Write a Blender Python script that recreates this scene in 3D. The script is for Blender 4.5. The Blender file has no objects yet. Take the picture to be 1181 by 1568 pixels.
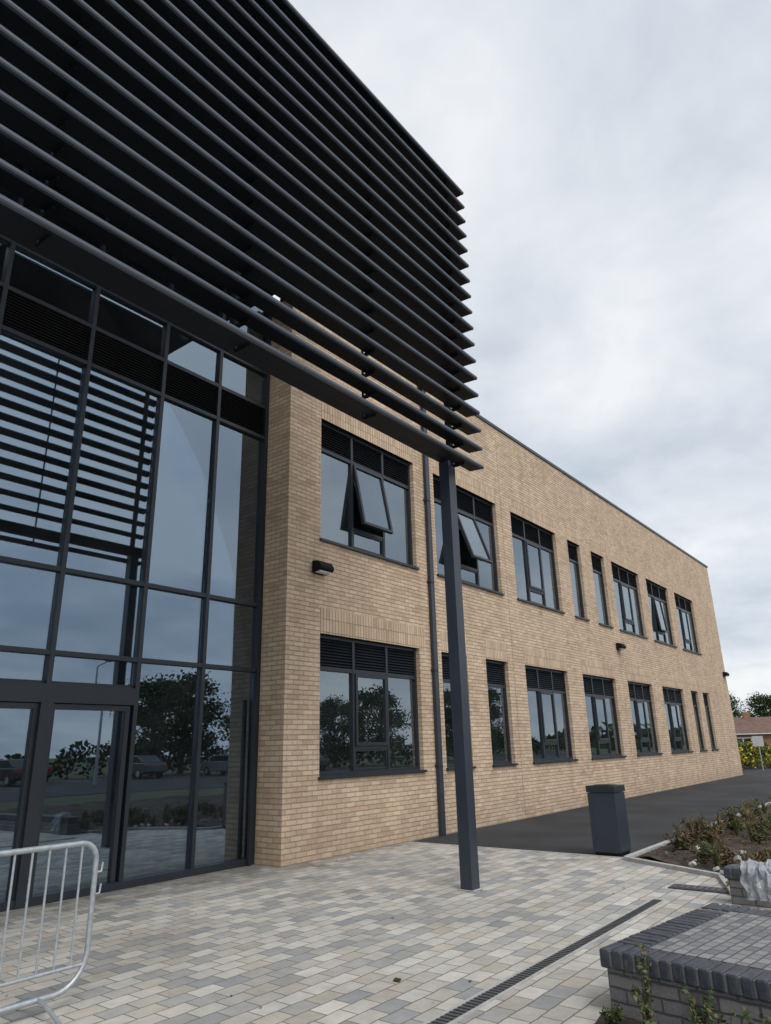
import bpy, bmesh, math, random
from mathutils import Vector, Matrix
from mathutils import noise as mn
random.seed(7)
R=random.random
sc=bpy.context.scene
sc.view_settings.view_transform='Standard'
sc.view_settings.look='None'
sc.view_settings.exposure=0
COL=sc.collection

# ---------------------------------------------------------------- node helpers
class NT:
    def __init__(s,name):
        s.m=bpy.data.materials.new(name); s.m.use_nodes=True
        s.t=s.m.node_tree; s.t.nodes.clear()
        s.out=s.t.nodes.new('ShaderNodeOutputMaterial')
    def n(s,ty,**k):
        x=s.t.nodes.new(ty)
        for a,b in k.items(): setattr(x,a,b)
        return x
    def l(s,a,b): s.t.links.new(a,b)
    def inp(s,sock,v):
        if isinstance(v,bpy.types.NodeSocket): s.l(v,sock)
        else: sock.default_value=v
    def math(s,op,a,b=0.0,clamp=False):
        x=s.n('ShaderNodeMath',operation=op); x.use_clamp=clamp
        s.inp(x.inputs[0],a); s.inp(x.inputs[1],b)
        return x.outputs[0]
    def comb(s,x,y,z=0.0):
        c=s.n('ShaderNodeCombineXYZ')
        s.inp(c.inputs[0],x);s.inp(c.inputs[1],y);s.inp(c.inputs[2],z)
        return c.outputs[0]
    def pos(s):
        g=s.n('ShaderNodeNewGeometry'); q=s.n('ShaderNodeSeparateXYZ')
        s.l(g.outputs['Position'],q.inputs[0])
        return g.outputs['Position'],q.outputs[0],q.outputs[1],q.outputs[2]
    def objpos(s):
        g=s.n('ShaderNodeTexCoord'); q=s.n('ShaderNodeSeparateXYZ')
        s.l(g.outputs['Object'],q.inputs[0])
        return g.outputs['Object'],q.outputs[0],q.outputs[1],q.outputs[2]
    def noise(s,vec,scale,detail=4,rough=.55):
        x=s.n('ShaderNodeTexNoise'); s.l(vec,x.inputs['Vector'])
        x.inputs['Scale'].default_value=scale; x.inputs['Detail'].default_value=detail
        x.inputs['Roughness'].default_value=rough
        return x.outputs['Fac']
    def ramp(s,f,stops,interp='LINEAR'):
        x=s.n('ShaderNodeValToRGB'); s.l(f,x.inputs[0]); cr=x.color_ramp; cr.interpolation=interp
        while len(cr.elements)<len(stops): cr.elements.new(.5)
        for e,(p,c) in zip(cr.elements,stops):
            e.position=p; e.color=(c[0],c[1],c[2],1)
        return x.outputs[0]
    def mr(s,v,a,b,c,d):
        x=s.n('ShaderNodeMapRange'); s.inp(x.inputs[0],v)
        for i,q in enumerate((a,b,c,d)): x.inputs[i+1].default_value=q
        return x.outputs[0]
    def mix(s,f,a,b,ty='MIX'):
        x=s.n('ShaderNodeMix',data_type='RGBA',blend_type=ty)
        s.inp(x.inputs[0],f)
        s.inp(x.inputs[6],a if isinstance(a,bpy.types.NodeSocket) else (*a,1))
        s.inp(x.inputs[7],b if isinstance(b,bpy.types.NodeSocket) else (*b,1))
        return x.outputs[2]
    def scale(s,col,f):
        x=s.n('ShaderNodeVectorMath',operation='SCALE'); s.l(col,x.inputs[0]); s.inp(x.inputs['Scale'],f)
        return x.outputs[0]
    def bump(s,h,strength=.4,dist=.005):
        b=s.n('ShaderNodeBump'); b.inputs['Strength'].default_value=strength
        b.inputs['Distance'].default_value=dist; s.l(h,b.inputs['Height']); return b.outputs[0]
    def pbr(s,col,rough=.8,metal=0.0,normal=None,spec=.5):
        p=s.n('ShaderNodeBsdfPrincipled')
        s.inp(p.inputs['Base Color'],col if isinstance(col,bpy.types.NodeSocket) else (*col,1))
        s.inp(p.inputs['Roughness'],rough); s.inp(p.inputs['Metallic'],metal)
        p.inputs['Specular IOR Level'].default_value=spec
        if normal is not None: s.l(normal,p.inputs['Normal'])
        s.l(p.outputs[0],s.out.inputs[0]); return p
    def bricks(s,u,v,w,h,m,stag=.5,soft=.003):
        row=s.math('FLOOR',s.math('DIVIDE',v,h))
        uu=s.math('ADD',s.math('DIVIDE',u,w),s.math('MULTIPLY',row,stag))
        col=s.math('FLOOR',uu)
        fu=s.math('FRACT',uu); fv=s.math('FRACT',s.math('DIVIDE',v,h))
        du=s.math('MULTIPLY',s.math('MINIMUM',fu,s.math('SUBTRACT',1.0,fu)),w)
        dv=s.math('MULTIPLY',s.math('MINIMUM',fv,s.math('SUBTRACT',1.0,fv)),h)
        d=s.math('MINIMUM',du,dv)
        mask=s.mr(d,m/2,m/2+soft,0,1)
        wn=s.n('ShaderNodeTexWhiteNoise',noise_dimensions='2D'); s.l(s.comb(col,row),wn.inputs['Vector'])
        return mask,wn.outputs['Value'],wn.outputs['Color'],fv

def brick_mat(name,stops,mortar,w,h,m,swap=False,obj=False,horizontal=False,rough=.85,bumpd=.006,var=(.9,1.08),edge=True):
    t=NT(name); P,x,y,z=(t.objpos() if obj else t.pos())
    if horizontal: u,v=x,y
    else: u,v=t.math('ADD',x,y),z
    su=u
    if swap: u,v=v,u
    wob=t.mr(t.noise(P,9,2),.3,.7,-.0035,.0035)
    v=t.math('ADD',v,wob)
    mask,val,c,fv=t.bricks(u,v,w,h,m,0.0 if swap else .5)
    col=t.ramp(val,stops)
    n1=t.noise(P,1.1,5); n2=t.noise(P,70,3)
    k=t.math('MULTIPLY',t.mr(n1,.3,.7,*var),t.mr(n2,.3,.7,.86,1.12))
    if edge: k=t.math('MULTIPLY',k,t.mr(fv,.05,.32,.82,1.0))  # course shadow painted into the colour along one edge of each brick
    col=t.mix(mask,mortar,col)
    col=t.scale(col,k)
    if not obj:
        st=t.noise(t.comb(t.math('MULTIPLY',su,2.2),0.0,t.math('MULTIPLY',z,.16)),1.6,5,.65)
        col=t.scale(col,t.mr(st,.34,.60,.90,1.03))
        sp=t.math('MULTIPLY',t.mr(z,0.0,.55,1,0),t.mr(t.noise(P,2.5,4),.3,.7,.15,.55))
        col=t.mix(sp,col,(.27,.205,.145))
        bl=t.mr(t.noise(P,.8,6,.7),.60,.80,0,.30)
        col=t.mix(bl,col,(.66,.575,.47))
    hgt=t.math('ADD',mask,t.math('MULTIPLY',n2,.45))
    hgt=t.math('ADD',hgt,t.math('MULTIPLY',val,.45))
    t.pbr(col,rough,normal=t.bump(hgt,.85,bumpd),spec=.25)
    return t.m

BUFF=[(0,(.52,.365,.245)),(.25,(.60,.435,.30)),(.6,(.645,.475,.33)),(.88,(.69,.525,.375)),(1,(.54,.36,.24))]
M_brick=brick_mat('buff_brick',BUFF,(.44,.36,.27),.225,.075,.010,bumpd=.012)
M_sold=brick_mat('soldier_brick',BUFF,(.42,.34,.25),.2155,.075,.010,swap=True,bumpd=.012)
GREYB=[(0,(.15,.14,.145)),(.4,(.19,.18,.18)),(.8,(.23,.215,.21)),(1,(.17,.155,.155))]
M_grey=brick_mat('grey_brick',GREYB,(.10,.10,.10),.225,.075,.010,obj=True)
M_greytop=brick_mat('grey_brick_paver',[(0,(.15,.15,.155)),(.5,(.21,.205,.21)),(1,(.27,.26,.255))],(.11,.11,.11),.11,.075,.008,obj=True,horizontal=True,edge=False)

def paving():
    t=NT('block_paving'); P,x,y,z=t.pos()
    wob=t.mr(t.noise(P,5,2),.3,.7,-.006,.006)
    mask,val,c,fv=t.bricks(x,t.math('ADD',y,wob),.24,.16,.006,.5,.004)
    col=t.ramp(val,[(0,(.51,.475,.415)),(.18,(.45,.42,.375)),(.34,(.55,.515,.46)),(.50,(.37,.36,.34)),(.66,(.46,.415,.35)),(.76,(.52,.495,.45)),(.88,(.31,.31,.305))],'CONSTANT')
    n1=t.noise(P,.6,5); n2=t.noise(P,150,3); n3=t.noise(P,9,4)
    k=t.math('MULTIPLY',t.mr(n1,.3,.7,.84,1.1),t.mr(n2,.3,.7,.80,1.17))
    k=t.math('MULTIPLY',k,t.mr(n3,.3,.7,.88,1.08))
    sep=t.n('ShaderNodeSeparateXYZ'); t.l(c,sep.inputs[0])
    k=t.math('MULTIPLY',k,t.mr(sep.outputs[1],0,1,.88,1.08))
    col=t.scale(t.mix(mask,(.20,.18,.15),col),k)
    stain=t.mr(t.noise(P,1.7,6,.7),.58,.75,0,.42)
    col=t.mix(stain,col,(.25,.225,.185))
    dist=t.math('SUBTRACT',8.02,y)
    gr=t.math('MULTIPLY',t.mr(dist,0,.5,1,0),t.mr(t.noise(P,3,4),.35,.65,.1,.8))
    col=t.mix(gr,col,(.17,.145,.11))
    hgt=t.math('ADD',mask,t.math('MULTIPLY',n2,.25))
    hgt=t.math('ADD',hgt,t.math('MULTIPLY',sep.outputs[2],.4))
    t.pbr(col,.82,normal=t.bump(hgt,.7,.004),spec=.3); return t.m
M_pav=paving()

def simple(name,c1,c2,scale=5,rough=.8,metal=0,bump=0,bs=None,spec=.5,detail=4,bd=.01):
    t=NT(name); P,x,y,z=t.objpos()
    n=t.noise(P,scale,detail)
    col=t.ramp(n,[(.3,c1),(.7,c2)])
    nm=t.bump(t.noise(P,bs or scale*4,4),bump,bd) if bump else None
    t.pbr(col,rough,metal,nm,spec); return t.m
def asphalt():
    t=NT('asphalt'); P,x,y,z=t.pos()
    n=t.noise(P,220,3); n1=t.noise(P,.7,5)
    col=t.scale(t.ramp(n,[(.3,(.022,.023,.025)),(.7,(.060,.061,.064))]),t.mr(n1,.3,.7,.7,1.3))
    t.pbr(col,.85,normal=t.bump(n,.8,.006),spec=.25); return t.m
M_asph=asphalt()
M_frame=simple('anthracite_aluminium',(.015,.019,.025),(.020,.025,.032),3,.42)
M_nose_lit=simple('louvre_nose_skylit',(.058,.069,.088),(.075,.088,.108),2,.34)  # sky light on the blade front painted in as a lighter colour
M_fin_shaded=simple('louvre_fin_shaded',(.009,.011,.015),(.013,.016,.021),2,.55,spec=.25)  # shade under the blades painted in as near-black, shared with canopy framing
M_steel=simple('anthracite_steel',(.024,.031,.045),(.032,.041,.057),2,.38,bump=.05,bs=80,bd=.002)
M_dark=simple('dark_backing',(.006,.007,.008),(.010,.011,.013),3,.7,spec=.2)
M_galv=simple('galvanised_steel',(.33,.36,.38),(.48,.51,.53),25,.45,.5)
M_int=simple('interior_wall',(.20,.21,.21),(.25,.26,.25),1,.9)
M_intf=simple('interior_floor',(.09,.09,.09),(.13,.13,.12),1,.5)
M_soil=simple('soil',(.028,.020,.015),(.080,.056,.040),9,.95,bump=1,bs=30,bd=.03)
M_grass=simple('grass',(.045,.062,.028),(.08,.095,.045),.6,.95,bump=.8,bs=60,bd=.03)
M_kerb=simple('concrete_kerb',(.34,.33,.31),(.46,.45,.43),12,.85,bump=.3,bs=120)
M_mort=simple('dark_mortar',(.11,.105,.10),(.17,.165,.16),30,.9,bump=.4,bs=120)
M_grate=simple('drain_grate',(.05,.05,.052),(.14,.14,.14),140,.6,bump=.6,bs=200)
M_lens=simple('lamp_lens',(.55,.56,.56),(.65,.65,.65),5,.3)
M_stone=simple('pale_stone',(.34,.33,.31),(.52,.51,.49),9,.8,bump=.4)
M_blind=simple('roller_blind',(.45,.46,.45),(.5,.51,.5),2,.8)
M_white=simple('white_plastic',(.6,.6,.6),(.7,.7,.7),3,.4)
M_rubber=simple('tyre_rubber',(.015,.015,.016),(.03,.03,.03),9,.8)
M_red=simple('red_lamp',(.4,.01,.01),(.5,.02,.02),9,.3)
M_bark=simple('bark',(.06,.045,.032),(.13,.10,.075),14,.95,bump=1,bs=40,bd=.02)
M_joint=simple('sealant_joint',(.22,.17,.13),(.26,.20,.15),9,.8)
t=NT('lobby_ceiling_lamp'); e_=t.n('ShaderNodeEmission'); e_.inputs[0].default_value=(1,.90,.72,1); e_.inputs[1].default_value=1.1; t.l(e_.outputs[0],t.out.inputs[0]); M_lamp=t.m

def glass(name,tint=(.50,.56,.60),f0=.33,rc=(.80,.90,1.0)):
    t=NT(name)
    tr=t.n('ShaderNodeBsdfTransparent'); tr.inputs[0].default_value=(*tint,1)
    gl=t.n('ShaderNodeBsdfGlossy'); gl.inputs['Roughness'].default_value=.006; gl.inputs[0].default_value=(*rc,1)
    df=t.n('ShaderNodeBsdfDiffuse'); df.inputs[0].default_value=(.45,.48,.50,1)
    lw=t.n('ShaderNodeFresnel'); lw.inputs[0].default_value=1.5
    f=t.math('ADD',t.math('MULTIPLY',lw.outputs[0],.8),f0,True)
    mx=t.n('ShaderNodeMixShader'); t.l(f,mx.inputs[0]); t.l(tr.outputs[0],mx.inputs[1]); t.l(gl.outputs[0],mx.inputs[2])
    P,x,y,z=t.pos()
    m2=t.n('ShaderNodeMixShader'); t.l(t.mr(t.noise(P,1.2,4,.6),.3,.7,.008,.034),m2.inputs[0]); t.l(mx.outputs[0],m2.inputs[1]); t.l(df.outputs[0],m2.inputs[2])
    t.l(m2.outputs[0],t.out.inputs[0]); return t.m
M_glass=glass('coated_glass',(.40,.46,.50),.23,(.66,.83,1.0))
M_wglass=glass('window_glass',(.42,.50,.50),.24,(.76,.89,1.0))

def leafmat(name,stops):
    t=NT(name)
    oi=t.n('ShaderNodeNewGeometry')
    P=oi.outputs['Position']
    col=t.ramp(oi.outputs['Random Per Island'],stops)
    col=t.scale(col,t.mr(t.noise(P,1.6,2),.3,.7,.7,1.25))
    d=t.n('ShaderNodeBsdfDiffuse'); t.l(col,d.inputs[0])
    t.l(d.outputs[0],t.out.inputs[0]); return t.m
M_leaf=leafmat('leaves',[(0,(.024,.042,.016)),(.5,(.045,.070,.027)),(1,(.075,.10,.04))])
M_shrub=leafmat('shrub_leaves',[(0,(.055,.040,.026)),(.3,(.10,.085,.045)),(.5,(.15,.080,.045)),(.75,(.19,.145,.085)),(1,(.085,.085,.045))])
M_mulch=leafmat('mulch_chips',[(0,(.035,.024,.017)),(.5,(.075,.050,.034)),(.85,(.12,.080,.052)),(1,(.2,.15,.1))])
M_green=leafmat('weed_leaves',[(0,(.055,.09,.035)),(.5,(.095,.13,.05)),(.85,(.15,.15,.07)),(1,(.17,.10,.05))])
M_straw=leafmat('straw_leaves',[(0,(.17,.13,.07)),(.5,(.26,.205,.12)),(1,(.12,.11,.055))])
M_yellow=leafmat('yellow_flowers',[(0,(.06,.10,.03)),(.45,(.10,.13,.03)),(.55,(.50,.38,.03)),(1,(.62,.48,.05))])

# ---------------------------------------------------------------- mesh helpers
class MB:
    def __init__(s): s.v=[];s.f=[];s.mi=[];s.mats=[]
    def mat(s,m):
        if m not in s.mats: s.mats.append(m)
        return s.mats.index(m)
    def quad(s,pts,m):
        b=len(s.v); s.v+= [tuple(p) for p in pts]; s.f.append(tuple(range(b,b+len(pts)))); s.mi.append(s.mat(m))
    def box(s,x0,x1,y0,y1,z0,z1,m,M=None):
        P=[Vector((x,y,z)) for z in (z0,z1) for y in (y0,y1) for x in (x0,x1)]
        if M is not None: P=[M@p for p in P]
        b=len(s.v); s.v+=[tuple(p) for p in P]; k=s.mat(m)
        for f in ((0,2,3,1),(4,5,7,6),(0,1,5,4),(2,6,7,3),(0,4,6,2),(1,3,7,5)):
            s.f.append(tuple(b+i for i in f)); s.mi.append(k)
    def prism(s,prof,x0,x1,m,axis='x'):
        n=len(prof); b=len(s.v); k=s.mat(m)
        mk=(lambda x,p:(x,p[0],p[1])) if axis=='x' else ((lambda x,p:(p[0],x,p[1])) if axis=='y' else (lambda x,p:(p[0],p[1],x)))
        s.v+=[mk(x0,p) for p in prof]+[mk(x1,p) for p in prof]
        s.f.append(tuple(b+i for i in range(n))[::-1]); s.mi.append(k)
        s.f.append(tuple(b+n+i for i in range(n))); s.mi.append(k)
        for i in range(n):
            j=(i+1)%n; s.f.append((b+i,b+j,b+n+j,b+n+i)); s.mi.append(k)
    def tube(s,p0,p1,r0,r1,m,seg=8):
        p0=Vector(p0);p1=Vector(p1);d=(p1-p0)
        if d.length<1e-6:return
        d.normalize(); a=d.orthogonal().normalized(); c=d.cross(a)
        b=len(s.v);k=s.mat(m)
        for p,r in((p0,r0),(p1,r1)):
            for i in range(seg):
                an=2*math.pi*i/seg; s.v.append(tuple(p+(a*math.cos(an)+c*math.sin(an))*r))
        for i in range(seg):
            j=(i+1)%seg; s.f.append((b+i,b+j,b+seg+j,b+seg+i)); s.mi.append(k)
        s.f.append(tuple(b+i for i in range(seg))[::-1]); s.mi.append(k)
        s.f.append(tuple(b+seg+i for i in range(seg))); s.mi.append(k)
    def obj(s,name,parent=None,bevel=0,smooth=False,fixn=True):
        me=bpy.data.meshes.new(name); me.from_pydata(s.v,[],s.f)
        for m in s.mats: me.materials.append(m)
        me.polygons.foreach_set('material_index',s.mi)
        if smooth: me.polygons.foreach_set('use_smooth',[True]*len(s.f))
        me.update()
        if fixn:
            bm=bmesh.new(); bm.from_mesh(me); bmesh.ops.recalc_face_normals(bm,faces=bm.faces); bm.to_mesh(me); bm.free()
        o=bpy.data.objects.new(name,me); COL.objects.link(o)
        if parent: o.parent=parent
        if bevel:
            b=o.modifiers.new('bevel','BEVEL'); b.width=bevel; b.segments=2; b.limit_method='ANGLE'
        return o
def pane(b,x0,x1,y0,y1,z0,z1,m):
    c=Vector(((x0+x1)/2,(y0+y1)/2,(z0+z1)/2))
    M=Matrix.Translation(c)@Matrix.Rotation(math.radians(random.gauss(0,.2)),4,'X')@Matrix.Rotation(math.radians(random.gauss(0,.2)),4,'Z')@Matrix.Translation(-c)
    b.box(x0,x1,y0,y1,z0,z1,m,M)
def empty(name,loc=(0,0,0)):
    e=bpy.data.objects.new(name,None); e.location=loc; COL.objects.link(e); e.empty_display_size=.3; return e
def curve_tube(name,pts,r,m,parent=None,cyc=False,res=6):
    cu=bpy.data.curves.new(name,'CURVE'); cu.dimensions='3D'; cu.bevel_depth=r; cu.bevel_resolution=3
    sp=cu.splines.new('POLY'); sp.points.add(len(pts)-1)
    for p,q in zip(sp.points,pts): p.co=(*q,1)
    sp.use_cyclic_u=cyc; cu.materials.append(m)
    o=bpy.data.objects.new(name,cu); COL.objects.link(o)
    if parent:o.parent=parent
    return o
def sheet(name,poly,z,m,parent=None):
    b=MB(); b.quad([(x,y,z) for x,y in poly],m); o=b.obj(name,parent,fixn=False); return o

# ---------------------------------------------------------------- ground
sheet('ground',[(-300,-300),(600,-300),(600,400),(-300,400)],-.03,M_grass)
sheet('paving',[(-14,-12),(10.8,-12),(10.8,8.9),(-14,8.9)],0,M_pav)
sheet('asphalt_path',[(10.8,4.1),(60,4.1),(60,8.3),(10.8,8.3)],-.004,M_asph)
sheet('service_yard',[(36.6,8.3),(60,8.3),(60,16),(36.6,16)],-.006,M_asph)
sheet('car_park',[(-60,-30),(90,-30),(90,-12),(-60,-12)],-.01,M_asph)
b=MB()
for i in range(30):
    b.quad([(-30+i*2.6,-30,-.004),(-29.9+i*2.6,-30,-.004),(-29.9+i*2.6,-25,-.004),(-30+i*2.6,-25,-.004)],M_white)
b.obj('parking_bay_marking',fixn=False)
b=MB()
b.box(10.8,10.86,4.15,8.0,-.1,.006,M_kerb)
b.obj('paving_edging')
b=MB()
b.box(10.66,45,4.02,4.10,-.1,.05,M_kerb)
def strip(b,p,q,w,z0,z1,m):
    p=Vector((*p,0));q=Vector((*q,0));d=(q-p).normalized();n=Vector((-d.y,d.x,0))*w/2
    P=[p-n,q-n,q+n,p+n]
    b.prism([(v.x,v.y) for v in P],z0,z1,m,axis='z')
strip(b,(10.64,4.06),(9.85,2.62),.07,-.1,.05,M_kerb)
strip(b,(9.85,2.62),(8.85,2.25),.07,-.1,.05,M_kerb)
b.obj('bed_kerb',bevel=.006)
def soil_bed():
    bm=bmesh.new()
    def inside(x,y):
        if y>4.0: return False
        if x<8.75: return False
        if y>2.62: return x> 9.85+(y-2.62)*(.79/1.44)+.04
        if y>2.25: return x> 8.85+(y-2.25)*(1.0/.37)
        return True
    st=.16; grid={}
    nx=int((32-8.75)/st); ny=int((4.0+6)/st)
    for i in range(nx+1):
        for j in range(ny+1):
            x=8.76+i*st;y=4.0-j*st
            if inside(x,y):
                grid[i,j]=bm.verts.new((x,y,.03+.05*math.sin(x*2.3+y)*math.cos(y*3.1)+R()*.05 if j>0 else .02))
    for i in range(nx):
        for j in range(ny):
            k=[(i,j),(i+1,j),(i+1,j+1),(i,j+1)]
            q=[grid[a] for a in k if a in grid]
            if len(q)>=3: bm.faces.new(q[::-1])
    me=bpy.data.meshes.new('planting_bed_soil'); bm.to_mesh(me); bm.free(); me.materials.append(M_soil)
    o=bpy.data.objects.new('planting_bed',me); COL.objects.link(o)
soil_bed()
b=MB()
b.box(-14,8.25,2.775,2.80,-.05,.008,M_kerb); b.box(-14,8.25,2.90,2.925,-.05,.008,M_kerb)
b.box(-14,8.25,2.80,2.90,-.05,.003,M_grate)
x=-2
while x<8.2:
    b.box(x,x+.014,2.80,2.90,-.05,.0065,M_frame); x+=.05
b.box(8.25,8.28,2.775,2.925,-.05,.008,M_kerb)
b.obj('drainage_channel')
b=MB(); b.box(8.92,9.18,2.30,2.96,-.05,.012,M_steel)
for i in range(9): b.box(8.95,9.15,2.34+i*.068,2.38+i*.068,-.04,.018,M_grate)
b.obj('drain_cover')

# ---------------------------------------------------------------- school building
school=empty('school_building')
FY=8.02; RD=.12
up=[(8.56,11.27),(12.2,14.8),(15.8,18.25),(19.35,19.98),(21.15,21.9),(22.9,25.2),(26.4,28.6),(29.9,32.1)]
lo=[(8.56,11.25),(12.2,13.0),(14.0,14.8),(15.9,18.1),(19.4,21.6),(23.0,25.0),(26.5,28.6),(30.1,30.6),(31.8,32.3)]
up=[(a,c+RD*c/8) for a,c in up]; lo=[(a,c+RD*c/8) for a,c in lo]
UZ=(5.03,7.38); LZ=(1.14,3.42)
ops=[(a,c,*UZ) for a,c in up]+[(a,c,*LZ) for a,c in lo]
b=MB()
def wallband(z0,z1,op):
    xs=7.77
    for a,c in op:
        b.quad([(xs,FY,z0),(a,FY,z0),(a,FY,z1),(xs,FY,z1)],M_brick); xs=c
    b.quad([(xs,FY,z0),(36.4,FY,z0),(36.4,FY,z1),(xs,FY,z1)],M_brick)
wallband(-.1,LZ[0],[]);wallband(LZ[0],LZ[1],lo);wallband(LZ[1],UZ[0],[]);wallband(UZ[0],UZ[1],up);wallband(UZ[1],9.62,[])
for a,c,z0,z1 in ops:
    y1=FY+.32
    b.quad([(a,FY,z0),(a,y1,z0),(a,y1,z1),(a,FY,z1)],M_brick)
    b.quad([(c,FY,z0),(c,FY,z1),(c,y1,z1),(c,y1,z0)],M_brick)
    b.quad([(a,FY,z1),(a,y1,z1),(c,y1,z1),(c,FY,z1)],M_frame)
    b.quad([(a,FY,z0),(c,FY,z0),(c,y1,z0),(a,y1,z0)],M_brick)
b.quad([(7.77,FY,-.1),(7.77,FY,9.62),(7.77,20,9.62),(7.77,20,-.1)],M_brick)
b.quad([(36.4,FY,-.1),(36.4,20,-.1),(36.4,20,9.62),(36.4,FY,9.62)],M_brick)
b.quad([(7.77,20,-.1),(36.4,20,-.1),(36.4,20,9.62),(7.77,20,9.62)],M_brick)
b.obj('brick_walls',school,fixn=False)
b=MB()
b.box(7.75,36.45,7.985,8.35,9.60,9.68,M_steel)
b.box(36.1,36.45,8.35,20.1,9.60,9.68,M_steel)
b.quad([(7.77,8.3,9.5),(36.3,8.3,9.5),(36.3,20,9.5),(7.77,20,9.5)],M_dark)
b.obj('roof_coping',school)
b=MB()
for a,c in up: b.box(a,c,FY-.004,FY+.05,UZ[1],UZ[1]+.43,M_sold)
for i,(a,c) in enumerate(lo): b.box(a,c+(.2 if i==0 else 0),FY-.004,FY+.05,LZ[1],LZ[1]+.43,M_sold)
b.obj('soldier_courses',school)
b=MB()
for x in (15.3,22.55,29.4,34.2): b.box(x,x+.012,FY-.002,FY+.03,0,9.6,M_joint)
b.obj('movement_joints',school)
b=MB()
def room(x0,x1,y0,y1,levels):
    for z0,z1 in levels:
        b.quad([(x0,y1,z0),(x1,y1,z0),(x1,y1,z1),(x0,y1,z1)],M_int)
        b.quad([(x0,y0,z0),(x1,y0,z0),(x1,y1,z0),(x0,y1,z0)],M_intf)
        b.quad([(x0,y0,z1),(x1,y0,z1),(x1,y1,z1),(x0,y1,z1)],M_int)
        b.quad([(x0,y0,z0),(x0,y1,z0),(x0,y1,z1),(x0,y0,z1)],M_int)
        b.quad([(x1,y0,z0),(x1,y1,z0),(x1,y1,z1),(x1,y0,z1)],M_int)
for x0,x1 in ((7.9,11.7),(11.75,15.3),(15.35,19.2),(19.25,22.5),(22.55,26.0),(26.05,29.5),(29.55,36.3)):
    room(x0,x1,8.35,14,[(.1,3.7),(4.3,8.2)])
room(-8,7.7,8.80,15,[(.02,2.75),(3.9,6.8),(7.5,9.9)])
b.box(2.2,4.6,12.5,13.2,.02,1.1,M_white); b.box(5.2,5.5,11,11.3,.02,2.75,M_int)
for i in range(14): b.box(5.8,7.4,13.4-i*.25,13.66-i*.25,.02,.2+i*.18,M_intf)
for x in (9,10.3,13,17,20.5,24,28): b.box(x,x+1.0,9.2,9.8,.82,.86,M_white); b.box(x+.05,x+.1,9.3,9.35,.1,.82,M_galv)
b.box(2.9,3.7,9.9,10.0,2.715,2.74,M_lamp)
b.obj('interior',school,fixn=False)
wf=MB(); wg=MB()
def frame_rect(b,x0,x1,z0,z1,y0,y1,t,m,M=None):
    b.box(x0,x0+t,y0,y1,z0,z1,m,M); b.box(x1-t,x1,y0,y1,z0,z1,m,M)
    b.box(x0+t,x1-t,y0,y1,z0,z0+t,m,M); b.box(x0+t,x1-t,y0,y1,z1-t,z1,m,M)
def sash(x0,x1,z0,z1,y,ang):
    M=Matrix.Translation((0,y,z1))@Matrix.Rotation(math.radians(-ang),4,'X')@Matrix.Translation((0,-y,-z1))
    frame_rect(wf,x0,x1,z0,z1,y-.035,y+.03,.055,M_frame,M)
    wg.box(x0+.055,x1-.055,y-.006,y+.006,z0+.055,z1-.055,M_wglass,M)
    wf.box((x0+x1)/2-.05,(x0+x1)/2+.05,y+.03,y+.055,z0+.01,z0+.04,M_frame,M)
    if ang>3:
        for x in (x0+.03,x1-.03):
            p=M@Vector((x,y+.03,z0+(z1-z0)*.55))
            wf.tube((x,y+.03,z0+(z1-z0)*.8),p,.008,.008,M_galv,6)
def window(x0,x1,z0,z1,cols,open_ang=0,blind=0,lh=.56):
    y=FY+RD
    frame_rect(wf,x0+.002,x1-.002,z0+.03,z1-.002,y-.03,y+.05,.055,M_frame)
    wf.box(x0-.03,x1+.03,FY-.05,y-.03,z0-.012,z0+.03,M_frame)
    zt=z1-lh
    wf.box(x0+.06,x1-.06,y-.03,y+.05,zt-.035,zt+.035,M_frame)
    z=zt+.06
    while z<z1-.08:
        wf.prism([(y-.028,z),(y-.022,z-.004),(y+.02,z+.036),(y+.014,z+.04)],x0+.055,x1-.055,M_frame); z+=.05
    wf.box(x0+.055,x1-.055,y+.03,y+.045,zt+.035,z1-.06,M_dark)
    w=x1-x0
    ms=[x0+w*(i+1)/cols for i in range(cols-1)]
    for m in ms: wf.box(m-.03,m+.03,y-.034,y+.052,z0+.085,z1-.055,M_frame)
    eds=[x0+.025]+ms+[x1-.025]
    for i in range(cols):
        a,c=eds[i]+.03,eds[i+1]-.03
        if cols==3 and i==1:
            zz=z0+.45
            wf.box(a,c,y-.03,y+.05,zz-.03,zz+.03,M_frame)
            pane(wg,a,c,y+.008,y+.02,z0+.09,zz-.03,M_wglass)
            frame_rect(wf,a,c,z0+.09,zz-.03,y-.02,y+.04,.03,M_frame)
            sash(a+.005,c-.005,zz+.03,zt-.036,y-.02,open_ang)
        else:
            pane(wg,a,c,y+.008,y+.02,z0+.085,zt-.035,M_wglass)
        if blind and R()<.8:
            hb=blind*(.7+.5*R()); wf.box(a,c,y+.09,y+.10,zt-hb,zt,M_blind)
angs=[11,19,0,0,0,0,5,0]; cu=[3,3,3,1,1,3,3,3]
for (a,c),g,n in zip(up,angs,cu): window(a,c,*UZ,n,g,0.0)
cl=[3,1,1,3,3,3,3,1,1]
for (a,c),n,bl in zip(lo,cl,[0,0,0,.3,0,.4,.3,0,0]): window(a,c,*LZ,n,0,bl)
wf.obj('window_frames',school); wg.obj('window_glass',school)
b=MB()
b.box(11.80,11.90,7.93,8.0,0.02,9.5,M_steel); 
for z in (1.2,3.0,4.8,6.6,8.4): b.box(11.78,11.92,7.92,8.018,z,z+.05,M_frame)
b.box(11.94,11.99,7.97,8.01,0.0,9.5,M_frame)
b.box(11.72,12.0,7.90,8.01,9.3,9.55,M_frame)
b.obj('downpipe',school,bevel=.004)
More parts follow.
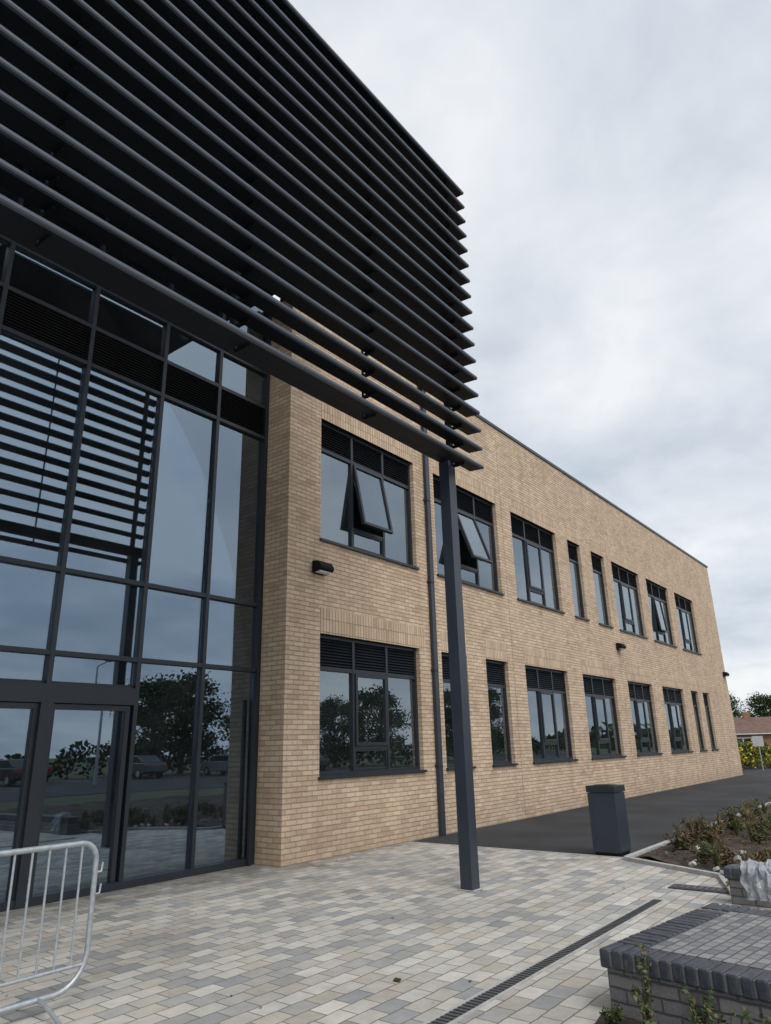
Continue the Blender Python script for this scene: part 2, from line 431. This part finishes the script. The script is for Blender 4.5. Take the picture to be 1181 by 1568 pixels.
for i,(x,z) in enumerate([(8.5,4.5),(22.5,4.45),(36.0,4.4)]):
    b=MB()
    prof=[(8.0,z+.12),(7.86,z+.10),(7.80,z+.02),(7.80,z-.03),(7.83,z-.06),(8.0,z-.09)]
    b.prism(prof,x-.17,x+.17,M_dark); b.box(x-.14,x+.14,7.84,7.97,z-.085,z-.060,M_lens)
    b.box(x-.12,x+.12,8.0,8.018,z-.1,z+.12,M_frame)
    b.obj('wall_light_%d'%(i+1),school,bevel=.012)
# ---- curtain wall
CY=8.65
f=MB(); g=MB()
mull=[-8,-6.7,-5.5,-4.25,-3.0,-1.8,-.6,.65,1.9,3.12,4.36,5.58,6.66]
tz=[2.80,3.85,6.85,7.45,8.15,9.2]
for x in mull: f.box(x-.03,x+.03,CY-.07,CY+.08,.06,10.0,M_frame)
f.box(7.69,7.765,CY-.08,CY+.08,0,10.0,M_frame)
f.box(7.60,7.65,CY-.14,CY-.09,0,2.35,M_frame)
for z in tz: f.box(-8,7.69,CY-.066,CY+.07,z-.03,z+.03,M_frame)
f.box(-8,7.69,CY-.09,CY+.08,0,.09,M_frame)
f.box(-8,7.75,CY-.09,CY+.08,9.95,10.03,M_frame)
edges=mull+[7.72]
zs=[.06]+tz+[9.98]
for i in range(len(edges)-1):
    a,c=edges[i]+.03,edges[i+1]-.03
    for j in range(len(zs)-1):
        z0,z1=zs[j]+.03,zs[j+1]-.03
        if j==3:
            z=z0
            while z<z1-.02:
                f.prism([(CY-.05,z),(CY-.045,z-.004),(CY+.0,z+.028),(CY-.006,z+.032)],a,c,M_frame); z+=.045
            f.box(a,c,CY+.01,CY+.02,z0,z1,M_dark); continue
        if j==0 and 1.8<edges[i]<5.5:
            continue
        pane(g,a,c,CY-.006,CY+.012,z0,z1,M_glass)
f.box(-8,7.62,CY+.10,CY+.13,2.83,3.8,M_int)
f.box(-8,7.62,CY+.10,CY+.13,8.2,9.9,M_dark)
f.box(1.93,5.55,CY-.085,CY+.08,2.20,2.42,M_frame)
f.box(1.93,5.55,CY-.02,CY+.03,2.42,2.46,M_frame)
pane(g,1.93,5.55,CY-.006,CY+.012,2.46,2.77,M_glass)
for a,c in ((1.95,3.09),(3.16,4.31),(4.40,5.53)):
    frame_rect(f,a+.02,c-.02,.02,2.19,CY-.05,CY+.03,.065,M_frame)
    pane(g,a+.085,c-.085,CY-.012,CY+.0,.085,2.125,M_glass)
f.box(4.28,4.44,CY-.1,CY+.05,.0,2.2,M_frame)
for x in (3.25,):
    f.tube((x,CY-.12,.85),(x,CY-.12,1.25),.012,.012,M_galv)
    for z in (.9,1.2): f.tube((x,CY-.12,z),(x,CY-.04,z),.008,.008,M_galv)
f.obj('curtain_wall_frame',school); g.obj('curtain_wall_glass',school)
b=MB(); b.quad([(-8,8.3,0),(-8,20,0),(-8,20,10),(-8,8.3,10)],M_brick); b.quad([(-8,20,0),(7.7,20,0),(7.7,20,10),(-8,20,10)],M_brick)
b.quad([(-8,8.74,10.02),(7.7,8.74,10.02),(7.7,20,10.02),(-8,20,10.02)],M_dark)
b.obj('entrance_block_walls',school,fixn=False)
# ---- louvred canopy
b=MB()
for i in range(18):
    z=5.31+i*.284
    b.prism([(4.500,z-.030),(4.476,z-.025),(4.468,z-.01),(4.468,z+.010),(4.476,z+.025),(4.500,z+.030)],-8.2,8.12,M_nose_lit)
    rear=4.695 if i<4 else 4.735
    b.prism([(4.502,z-.025),(4.502,z+.026),(rear,z+.012),(rear,z-.010)],-8.2,8.118,M_fin_shaded)
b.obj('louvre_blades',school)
b=MB()
b.box(-8.2,7.95,4.76,4.92,5.36,5.50,M_fin_shaded)
b.box(-8.2,7.83,4.76,4.92,9.80,10.02,M_fin_shaded)
for x in (7.74,3.84,-.06,-3.96,-7.9):
    b.box(x-.035,x+.035,4.745,4.82,5.50,9.80,M_fin_shaded)
for x in (7.74,5.79,3.84,1.89,-.06,-2.0,-3.96,-5.9,-7.9):
    b.box(x-.012,x+.012,4.738,4.758,5.28,10.1,M_fin_shaded)
    for i in range(18): 
        z=5.31+i*.284
        b.box(x-.012,x+.012,4.56,4.738,z-.055,z-.012,M_fin_shaded)
b.obj('louvre_support_frame',school)
b=MB()
b.box(-8,7.7,4.8,5.9,10.05,10.09,M_fin_shaded); b.box(-8,7.7,6.17,6.48,10.05,10.09,M_fin_shaded)
b.box(-8,7.7,6.74,8.7,10.05,10.09,M_fin_shaded)
for x in (7.65,3.84,-.06,-3.96,-7.9):
    b.box(x-.06,x+.06,4.93,8.55,9.8,10.04,M_fin_shaded)
b.obj('canopy_roof',school)
b=MB()
for x in (7.74,-.06,-7.9):
    b.box(x-.085,x+.085,4.765,4.925,0,5.355,M_steel)
    b.box(x-.11,x+.11,4.73,4.95,0.002,.010,M_kerb)
b.obj('canopy_column',school,bevel=.008)

# ---------------------------------------------------------------- litter bin
b=MB()
b.box(10.87,11.25,4.22,4.60,.0,.05,M_dark)
b.box(10.85,11.27,4.20,4.62,.05,.86,M_steel)
b.box(10.84,11.28,4.19,4.63,.868,.96,M_frame)
b.box(10.92,11.20,4.27,4.55,.962,.966,M_dark)
b.box(10.86,10.872,4.30,4.52,.955,.966,M_steel)
b.box(10.846,10.85,4.26,4.56,.10,.82,M_steel)
b.obj('litter_bin',bevel=.008)

# ---------------------------------------------------------------- crowd barrier
bar=empty('crowd_control_barrier')
def rrect(x0,x1,z0,z1,rt,rb,y):
    P=[]
    for cx,cz,r,a0 in ((x1-rt,z1-rt,rt,90),(x1-rb,z0+rb,rb,0),(x0+rb,z0+rb,rb,-90),(x0+rt,z1-rt,rt,-180)):
        for k in range(9):
            a=math.radians(a0-k*90/8); P.append((cx+r*math.cos(a),y,cz+r*math.sin(a)))
    return P
BY=5.05
curve_tube('frame',rrect(.8,3.07,.10,1.0,.12,.22,BY),.019,M_galv,bar,True)
curve_tube('lower_rail',[(.82,BY,.24),(3.04,BY,.24)],.012,M_galv,bar)
b=MB()
x=.95
while x<2.98:
    b.tube((x,BY,.24),(x,BY,.985),.008,.008,M_galv); x+=.118
b.obj('bars',bar,smooth=False)
for fx in (2.75,1.1):
    curve_tube('foot',[(fx,BY-.33,.012),(fx,BY-.30,.02),(fx,BY-.16,.07),(fx,BY-.05,.10),(fx,BY+.05,.10),(fx,BY+.16,.07),(fx,BY+.30,.02),(fx,BY+.33,.012)],.014,M_galv,bar)
curve_tube('hook',[(3.07,BY,.80),(3.12,BY,.80),(3.125,BY,.86)],.008,M_galv,bar)
curve_tube('hook_lower',[(3.07,BY,.66),(3.12,BY,.66),(3.125,BY,.72)],.008,M_galv,bar)

# ---------------------------------------------------------------- low brick walls
M_cop1=simple('blue_engineering_brick',(.018,.022,.031),(.055,.061,.074),14,.5,bump=.35,bs=90)
def low_wall(loc,rot,L,W,h,name):
    e=empty(name,loc); e.rotation_euler[2]=rot
    b=MB()
    b.box(.03,W-.03,-L+.03,-.03,-.1,h-.075,M_grey); b.obj('brick_base',e)
    c=MB(); n=int(L/.078)
    def cb(x0,x1,y0,y1):
        dz=random.gauss(0,.0015); cx=Vector(((x0+x1)/2,(y0+y1)/2,h))
        M=Matrix.Translation(cx+Vector((random.gauss(0,.0015),0,dz)))@Matrix.Rotation(random.gauss(0,.006),4,'Z')@Matrix.Translation(-cx)
        c.box(x0,x1,y0,y1,h-.105,h,M_cop1,M)
    for i in range(n):
        y=-.0-i*.078
        cb(0,.215,y-.066,y)
        if W>.5: cb(W-.215,W,y-.066,y)
    n=int((W-.44)/.078)
    for i in range(n):
        x=.222+i*.078
        if x+.068<W-.22 or W<.5: cb(x,x+.066,-.215,0)
    c.obj('coping_bricks',e,bevel=.012)
    m=MB(); m.box(.008,W-.008,-L,-.008,h-.096,h-.012,M_mort)
    m.obj('mortar_bed',e)
    if W>.5:
        t=MB(); t.box(.222,W-.222,-L+.2,-.222,h-.06,h-.004,M_greytop); t.obj('paver_top',e)
    return e
low_wall((4.80,2.08,0),math.radians(-8),3.2,1.75,.36,'low_brick_wall')
low_wall((8.40,2.20,0),0,4.5,.33,.34,'low_brick_wall')

bm=bmesh.new(); bmesh.ops.create_grid(bm,x_segments=70,y_segments=70,size=1)
for v in bm.verts:
    u,w_=v.co.x,v.co.y
    yy=1.86+u*.15*(1+.3*mn.noise(Vector((w_*2,u,0)))); s_=(w_+1)*.24
    top=.18
    if s_<top: X=8.40+top-s_; Z=.362
    else: X=8.385-.02*math.sin((s_-top)*7); Z=.36-(s_-top)*.95
    q=Vector((u*1.7,w_*1.5,1.3)); d=.045*abs(mn.noise(q))*2+.009*abs(mn.noise(q*3))*2
    if s_<top: Z+=d*1.3
    else: X-=d*1.5
    v.co=Vector((X,yy,Z))
for f_ in bm.faces: f_.smooth=True
me=bpy.data.meshes.new('plastic_bag'); bm.to_mesh(me); bm.free()
t=NT('clear_polythene'); p=t.pbr((.50,.53,.57),.2,spec=.9); p.inputs['Alpha'].default_value=.5
me.materials.append(t.m)
o=bpy.data.objects.new('plastic_bag',me); COL.objects.link(o)

# ---------------------------------------------------------------- vegetation
def leaf(b,p,s,m,up=.3,elong=1.6):
    n=Vector((R()-.5,R()-.5,R()-.5+up)).normalized(); a=n.orthogonal().normalized()
    a=Matrix.Rotation(R()*6.28,3,n)@a; c=n.cross(a)
    p=Vector(p)
    b.quad([p-a*s*elong/2,p+c*s/2,p+a*s*elong/2,p-c*s/2],m)
def shrub(name,loc,r,h,m,n=500,ls=.035,stalks=14):
    b=MB()
    for i in range(stalks):
        an=R()*6.28; q=r*R(); hh=h*(.6+.6*R())
        b.tube((0,0,0),(math.cos(an)*q,math.sin(an)*q,hh),.005,.002,M_bark,4)
        for k in range(n//stalks):
            f=.15+.9*R()
            b_p=(math.cos(an)*q*f+(R()-.5)*r*.35,math.sin(an)*q*f+(R()-.5)*r*.35,hh*f+(R()-.5)*h*.15)
            leaf(b,b_p,ls*(.6+.8*R()),m,.5,2.2)
    o=b.obj(name,None,fixn=False); o.location=loc; return o
def grass_tuft(name,loc,r,h,m,n=70):
    b=MB()
    for i in range(n):
        an=R()*6.28; q=r*(.2+R()); hh=h*(.5+.6*R()); w=.004+.004*R()
        d=Vector((math.cos(an),math.sin(an),0)); s_=Vector((-d.y,d.x,0))*w
        p0=d*.03*R(); p1=d*q*.35+Vector((0,0,hh*.65)); p2=d*q+Vector((0,0,hh*(.75+.25*R())))
        b.quad([p0-s_,p0+s_,p1+s_*.8,p1-s_*.8],m); b.quad([p1-s_*.8,p1+s_*.8,p2],m)
    o=b.obj(name,None,fixn=False); o.location=loc; return o
def bedpos():
    while True:
        x=9.0+R()**1.4*19; y=4.0-R()*3.4
        lim=9.85+(y-2.62)*.55+.25 if y>2.4 else 8.95
        if x>lim and y<3.85: return x,y
for i in range(95):
    x,y=bedpos(); s=.55+.6*R()
    shrub('shrub',(x,y,.03),.26*s,.30*s,M_shrub if R()<.55 else M_green,300,.026)
for i in range(85):
    x,y=bedpos()
    grass_tuft('ornamental_grass',(x,y,.03),.18,.28+.18*R(),M_straw if R()<.6 else M_green,70)
b=MB()
for i in range(4200):
    x,y=bedpos(); leaf(b,(x,y,.07+.035*R()),.035*(.5+R()),M_mulch,1.2,1.8)
b.obj('mulch',fixn=False)
b=MB()
for i in range(14):
    x=9.75+R()*2.2;y=2.3+R()*1.2
    if y>2.6 and x<9.95+(y-2.62)*.55: continue
    s=.02+.04*R(); c=Vector((x,y,.07))
    M=Matrix.Translation(c)@Matrix.Rotation(R()*3,4,Vector((R(),R(),R())).normalized())
    b.box(-s,s,-s*.7,s*.7,-s*.5,s*.5,M_stone,M)
b.obj('loose_stones',bevel=.01)
sheet('planting_strip',[(3.6,1.9),(4.78,2.1),(4.9,.9),(3.7,.6)],.006,M_soil)
for x,y,h in ((4.60,1.74,.38),(4.66,1.45,.26),(4.45,1.3,.2),(4.35,1.62,.12),(4.62,1.93,.10),(4.5,1.1,.25)):
    shrub('weed',(x,y,0),.10,h,M_green,190,.018,8)
b=MB()
for i in range(70):
    x=-1+R()*11;y=3+R()*5
    if R()<.4: y=7.9-R()*.35; x=7.9+R()*2.9
    leaf(b,(x,y,.008),.022*(.5+R()),M_shrub,6,1.6)
leaf(b,(4.62,3.55,.01),.07,M_shrub,6,1.2)
b.obj('fallen_leaves',fixn=False)

def make_tree(name,h,cr,nclump,nleaf,ls,mat=M_leaf,seed=1):
    random.seed(seed); b=MB()
    p=Vector((0,0,0)); tr=h*.035
    segs=6; pts=[p.copy()]
    for i in range(segs):
        p=p+Vector(((R()-.5)*.12*h*.3,(R()-.5)*.12*h*.3,h*.75/segs)); pts.append(p.copy())
    for i in range(segs): b.tube(pts[i],pts[i+1],tr*(1-i/segs*.8),tr*(1-(i+1)/segs*.8),M_bark,8)
    for i in range(nclump):
        an=R()*6.28; zz=.24+.76*R(); rad=cr*math.sqrt(max(.05,1-((zz-.58)/.47)**2))*(.35+.75*R())
        c=Vector((math.cos(an)*rad,math.sin(an)*rad,h*zz*.97))
        base=pts[min(segs,max(2,int(zz*segs*.9)))]
        mid=(base+c)/2+Vector((0,0,-.05*h))
        b.tube(base,mid,tr*.3,tr*.18,M_bark,5); b.tube(mid,c,tr*.18,tr*.05,M_bark,4)
        r=cr*(.16+.24*R())
        for k in range(nleaf):
            d=Vector((random.gauss(0,1),random.gauss(0,1),random.gauss(0,.7)))*r*.6
            leaf(b,c+d,ls*(.6+.8*R()),mat,.4,1.5)
    me=b.obj(name,None,fixn=False); return me
t1=make_tree('tree',6.8,2.6,60,150,.16,seed=3); t1.location=(33,-31,0)
def inst(o,name,loc,rz,s):
    q=bpy.data.objects.new(name,o.data); q.location=loc; q.rotation_euler[2]=rz; q.scale=(s,s,s); COL.objects.link(q)
random.seed(11)
for x,y,s in ((37,-33,1.15),(46,-34,1.1),(55,-33,.95),(66,-36,1.2),(78,-35,1.25),(90,-38,1.3),(12,-46,.9),(-4,-44,.8),(24,-47,1.0),(98,17.5,.95),(101,12,.9),(110,26,1.1),(120,8,1.0),(125,35,1.3)):
    inst(t1,'tree',(x,y,-.03),R()*6,s)
random.seed(5)
b=MB()
for i in range(12000):
    x=-40+R()*150; 
    top=1.8+.5*math.sin(x*.7)+.35*math.sin(x*1.9)+.3*mn.noise(Vector((x*2,0,0)))
    leaf(b,(x,-32+(R()-.5)*1.6,R()**.6*top),.26*(.6+.8*R()),M_leaf)
b.obj('hedge',fixn=False)
random.seed(9)
for j,(x,y,r) in enumerate(((43,10.2,1.3),(45,9.0,1.5),(47,7.6,1.4),(49,11,1.6),(44,12.3,1.3))):
    b=MB()
    for i in range(1500):
        d=Vector((random.gauss(0,.45),random.gauss(0,.45),0))*r; 
        zz=R()**.7*1.5*math.exp(-(d.length/r)**2*.8)
        leaf(b,(d.x,d.y,zz),.10*(.6+.8*R()),M_yellow if R()<.5 else M_green)
    o=b.obj('flowering_bush',fixn=False); o.location=(x,y,0)
b=MB()
for i in range(5000):
    x=150+R()*20; y=-80+R()*200
    leaf(b,(x,y,R()*(3+1.5*math.sin(y*.12)+math.sin(y*.41))),1.3*(.5+R()),M_leaf)
b.obj('distant_tree_line',fixn=False)

# ---------------------------------------------------------------- bungalow
M_tile=simple('roof_tile',(.10,.06,.045),(.16,.10,.075),2,.9,bump=.6,bs=12)
M_hb=simple('red_brick',(.22,.11,.07),(.30,.16,.10),3,.9)
e=empty('bungalow',(80,15.6,-.5)); e.rotation_euler[2]=math.radians(25)
b=MB()
b.box(-4,4,-5,5,0,2.5,M_hb)
b.obj('walls',e)
b=MB(); b.quad([(-4.4,-5.4,2.45),(4.4,-5.4,2.45),(0,-2,4.0)],M_tile); b.quad([(4.4,-5.4,2.45),(4.4,5.4,2.45),(0,2,4.0),(0,-2,4.0)],M_tile)
b.quad([(4.4,5.4,2.45),(-4.4,5.4,2.45),(0,2,4.0)],M_tile); b.quad([(-4.4,5.4,2.45),(-4.4,-5.4,2.45),(0,-2,4.0),(0,2,4.0)],M_tile)
b.box(-4.4,4.4,-5.4,5.4,2.36,2.44,M_white); b.box(-.3,.3,.5,1.1,3.6,4.5,M_hb)
b.obj('roof',e,fixn=False)
b=MB()
for y in (-3,1.6):
    b.box(-4.03,-3.98,y,y+1.6,.9,2.1,M_white); b.box(-4.05,-4.03,y+.1,y+.75,1.0,2.0,M_glass); b.box(-4.05,-4.03,y+.85,y+1.5,1.0,2.0,M_glass)
b.obj('windows',e)
b=MB()
for i in range(26): b.box(52,52.04,2+i*.5,2.4+i*.5,0,1.0,M_bark)
b.box(51.98,52.02,1.9,15,.3,.4,M_bark)
b.obj('fence')
b=MB(); b.tube((41.2,8.1,0),(41.2,8.1,1.6),.03,.03,M_galv); b.box(41.15,41.17,7.85,8.35,1.15,1.65,M_white)
b.obj('traffic_sign')

# ---------------------------------------------------------------- car park: cars & lamp
def car(loc,rz,paint):
    e=empty('parked_car',loc); e.rotation_euler[2]=rz
    t=NT('car_paint'); t.pbr(paint,.25,.2); Mp=t.m
    body=[(-2.1,.35),(-2.15,.7),(-2.0,.95),(-1.2,1.02),(1.9,1.0),(2.1,.8),(2.12,.4),(1.75,.28),(-1.8,.28)]
    cab=[(-1.35,1.0),(-.55,1.45),(.9,1.48),(1.7,1.0)]
    b=MB(); b.prism(body,-.87,.87,Mp,axis='y'); b.obj('body',e,bevel=.07)
    b=MB(); b.prism(cab,-.74,.74,Mp,axis='y'); b.obj('cabin',e,bevel=.08)
    b=MB(); b.prism([(-1.15,1.04),(-.5,1.39),(.85,1.41),(1.45,1.04)],-.752,.752,M_frame,axis='y')
    b.box(-2.14,-2.05,-.75,-.45,.68,.82,M_white);b.box(-2.14,-2.05,.45,.75,.68,.82,M_white)
    b.box(2.06,2.14,-.75,-.5,.7,.85,M_red);b.box(2.06,2.14,.5,.75,.7,.85,M_red)
    b.obj('windows_and_lamps',e)
    b=MB()
    for x in (-1.35,1.3):
        for y in (-.88,.70): b.tube((x,y,.32),(x,y+.18,.32),.32,.32,M_rubber,20); b.tube((x,y-.01,.32),(x,y+.19,.32),.19,.19,M_galv,16)
    b.obj('wheels',e)
for x,c in ((6,(.3,.32,.35)),(11.2,(.03,.05,.12)),(16.4,(.35,.36,.38)),(21.6,(.04,.04,.045)),(29.5,(.08,.09,.10)),(37,(.3,.31,.33)),(45,(.04,.05,.06)),(0.5,(.08,.10,.13))):
    car((x-.1,-27.3,0),math.radians(90),c)
b=MB()
b.tube((22,-20,0),(22,-20,6.5),.09,.05,M_galv,10); b.tube((22,-20,6.5),(22,-18.9,6.7),.04,.03,M_galv,8); b.box(21.85,22.15,-19,-18.3,6.65,6.75,M_steel)
b.obj('street_lamp')

# ---------------------------------------------------------------- world & light
w=bpy.data.worlds.new('World'); sc.world=w; w.use_nodes=True; nt=w.node_tree; nt.nodes.clear()
def N(ty,**k):
    x=nt.nodes.new(ty)
    for a,c in k.items(): setattr(x,a,c)
    return x
L=nt.links.new
out=N('ShaderNodeOutputWorld'); bg=N('ShaderNodeBackground'); L(bg.outputs[0],out.inputs[0]); bg.inputs[1].default_value=.115
sunel=math.radians(50); sunaz=math.radians(205)
sky=N('ShaderNodeTexSky',sky_type='NISHITA'); sky.sun_disc=False; sky.sun_elevation=sunel; sky.sun_rotation=sunaz
tc=N('ShaderNodeTexCoord'); sp=N('ShaderNodeSeparateXYZ'); L(tc.outputs['Generated'],sp.inputs[0])
def m(op,a,c=0.0,cl=False):
    x=N('ShaderNodeMath',operation=op); x.use_clamp=cl
    for i,q in enumerate((a,c)):
        if isinstance(q,bpy.types.NodeSocket): L(q,x.inputs[i])
        else: x.inputs[i].default_value=q
    return x.outputs[0]
zz=m('ADD',m('MAXIMUM',sp.outputs[2],0.0),.22)
cb=N('ShaderNodeCombineXYZ'); L(m('DIVIDE',sp.outputs[0],zz),cb.inputs[0]); L(m('DIVIDE',sp.outputs[1],zz),cb.inputs[1])
def wn(scale,det,rough,dist=0.0,off=0):
    x=N('ShaderNodeTexNoise'); mp=N('ShaderNodeMapping'); mp.inputs['Location'].default_value=(off,off*.7,0)
    L(cb.outputs[0],mp.inputs[0]); L(mp.outputs[0],x.inputs['Vector'])
    x.inputs['Scale'].default_value=scale; x.inputs['Detail'].default_value=det; x.inputs['Roughness'].default_value=rough; x.inputs['Distortion'].default_value=dist
    return x.outputs['Fac']
a1=wn(1.1,7,.5,.3,5.3); a2=wn(3.0,6,.55,.25,7.7)
cmb=m('ADD',m('MULTIPLY',a1,.6),m('MULTIPLY',a2,.4))
rp=N('ShaderNodeValToRGB'); L(cmb,rp.inputs[0]); cr=rp.color_ramp
cr.elements[0].position=.37; cr.elements[0].color=(5.1,5.7,6.4,1)
cr.elements[1].position=.60; cr.elements[1].color=(8.4,8.55,8.7,1)
e=cr.elements.new(.48); e.color=(6.6,7.05,7.6,1)
mx=N('ShaderNodeMix',data_type='RGBA'); mx.inputs[0].default_value=.9
L(sky.outputs[0],mx.inputs[6]); L(rp.outputs[0],mx.inputs[7])
sd=Vector((math.sin(sunaz)*math.cos(sunel),math.cos(sunaz)*math.cos(sunel),math.sin(sunel)))
vd=N('ShaderNodeVectorMath',operation='DOT_PRODUCT'); L(tc.outputs['Generated'],vd.inputs[0]); vd.inputs[1].default_value=sd
gl=m('ADD',m('MULTIPLY',m('POWER',m('MAXIMUM',vd.outputs['Value'],0.0),4.0),1.0),1.0)
vs=N('ShaderNodeVectorMath',operation='SCALE'); L(mx.outputs[2],vs.inputs[0]); L(gl,vs.inputs['Scale'])
L(vs.outputs[0],bg.inputs[0])
sl=bpy.data.lights.new('sun','SUN'); sl.energy=1.5; sl.angle=math.radians(28); sl.color=(1,.96,.9)
so=bpy.data.objects.new('sun',sl); COL.objects.link(so)
so.rotation_euler=(-sd).to_track_quat('-Z','Y').to_euler()

# ---------------------------------------------------------------- camera
cx=Vector((.6156,-.7877,-.0238)); cy=Vector((-.2369,-.2138,.9477)); 
cx.normalize(); cz=cx.cross(cy).normalized(); cy=cz.cross(cx)
M=Matrix((( cx.x,cy.x,cz.x,0),(cx.y,cy.y,cz.y,0),(cx.z,cy.z,cz.z,1.6),(0,0,0,1)))
cd=bpy.data.cameras.new('camera'); co=bpy.data.objects.new('camera',cd); COL.objects.link(co)
co.matrix_world=M
cd.sensor_fit='VERTICAL'; cd.sensor_height=24; cd.lens=24*1069/1568
cd.clip_start=.05; cd.clip_end=2000
sc.camera=co
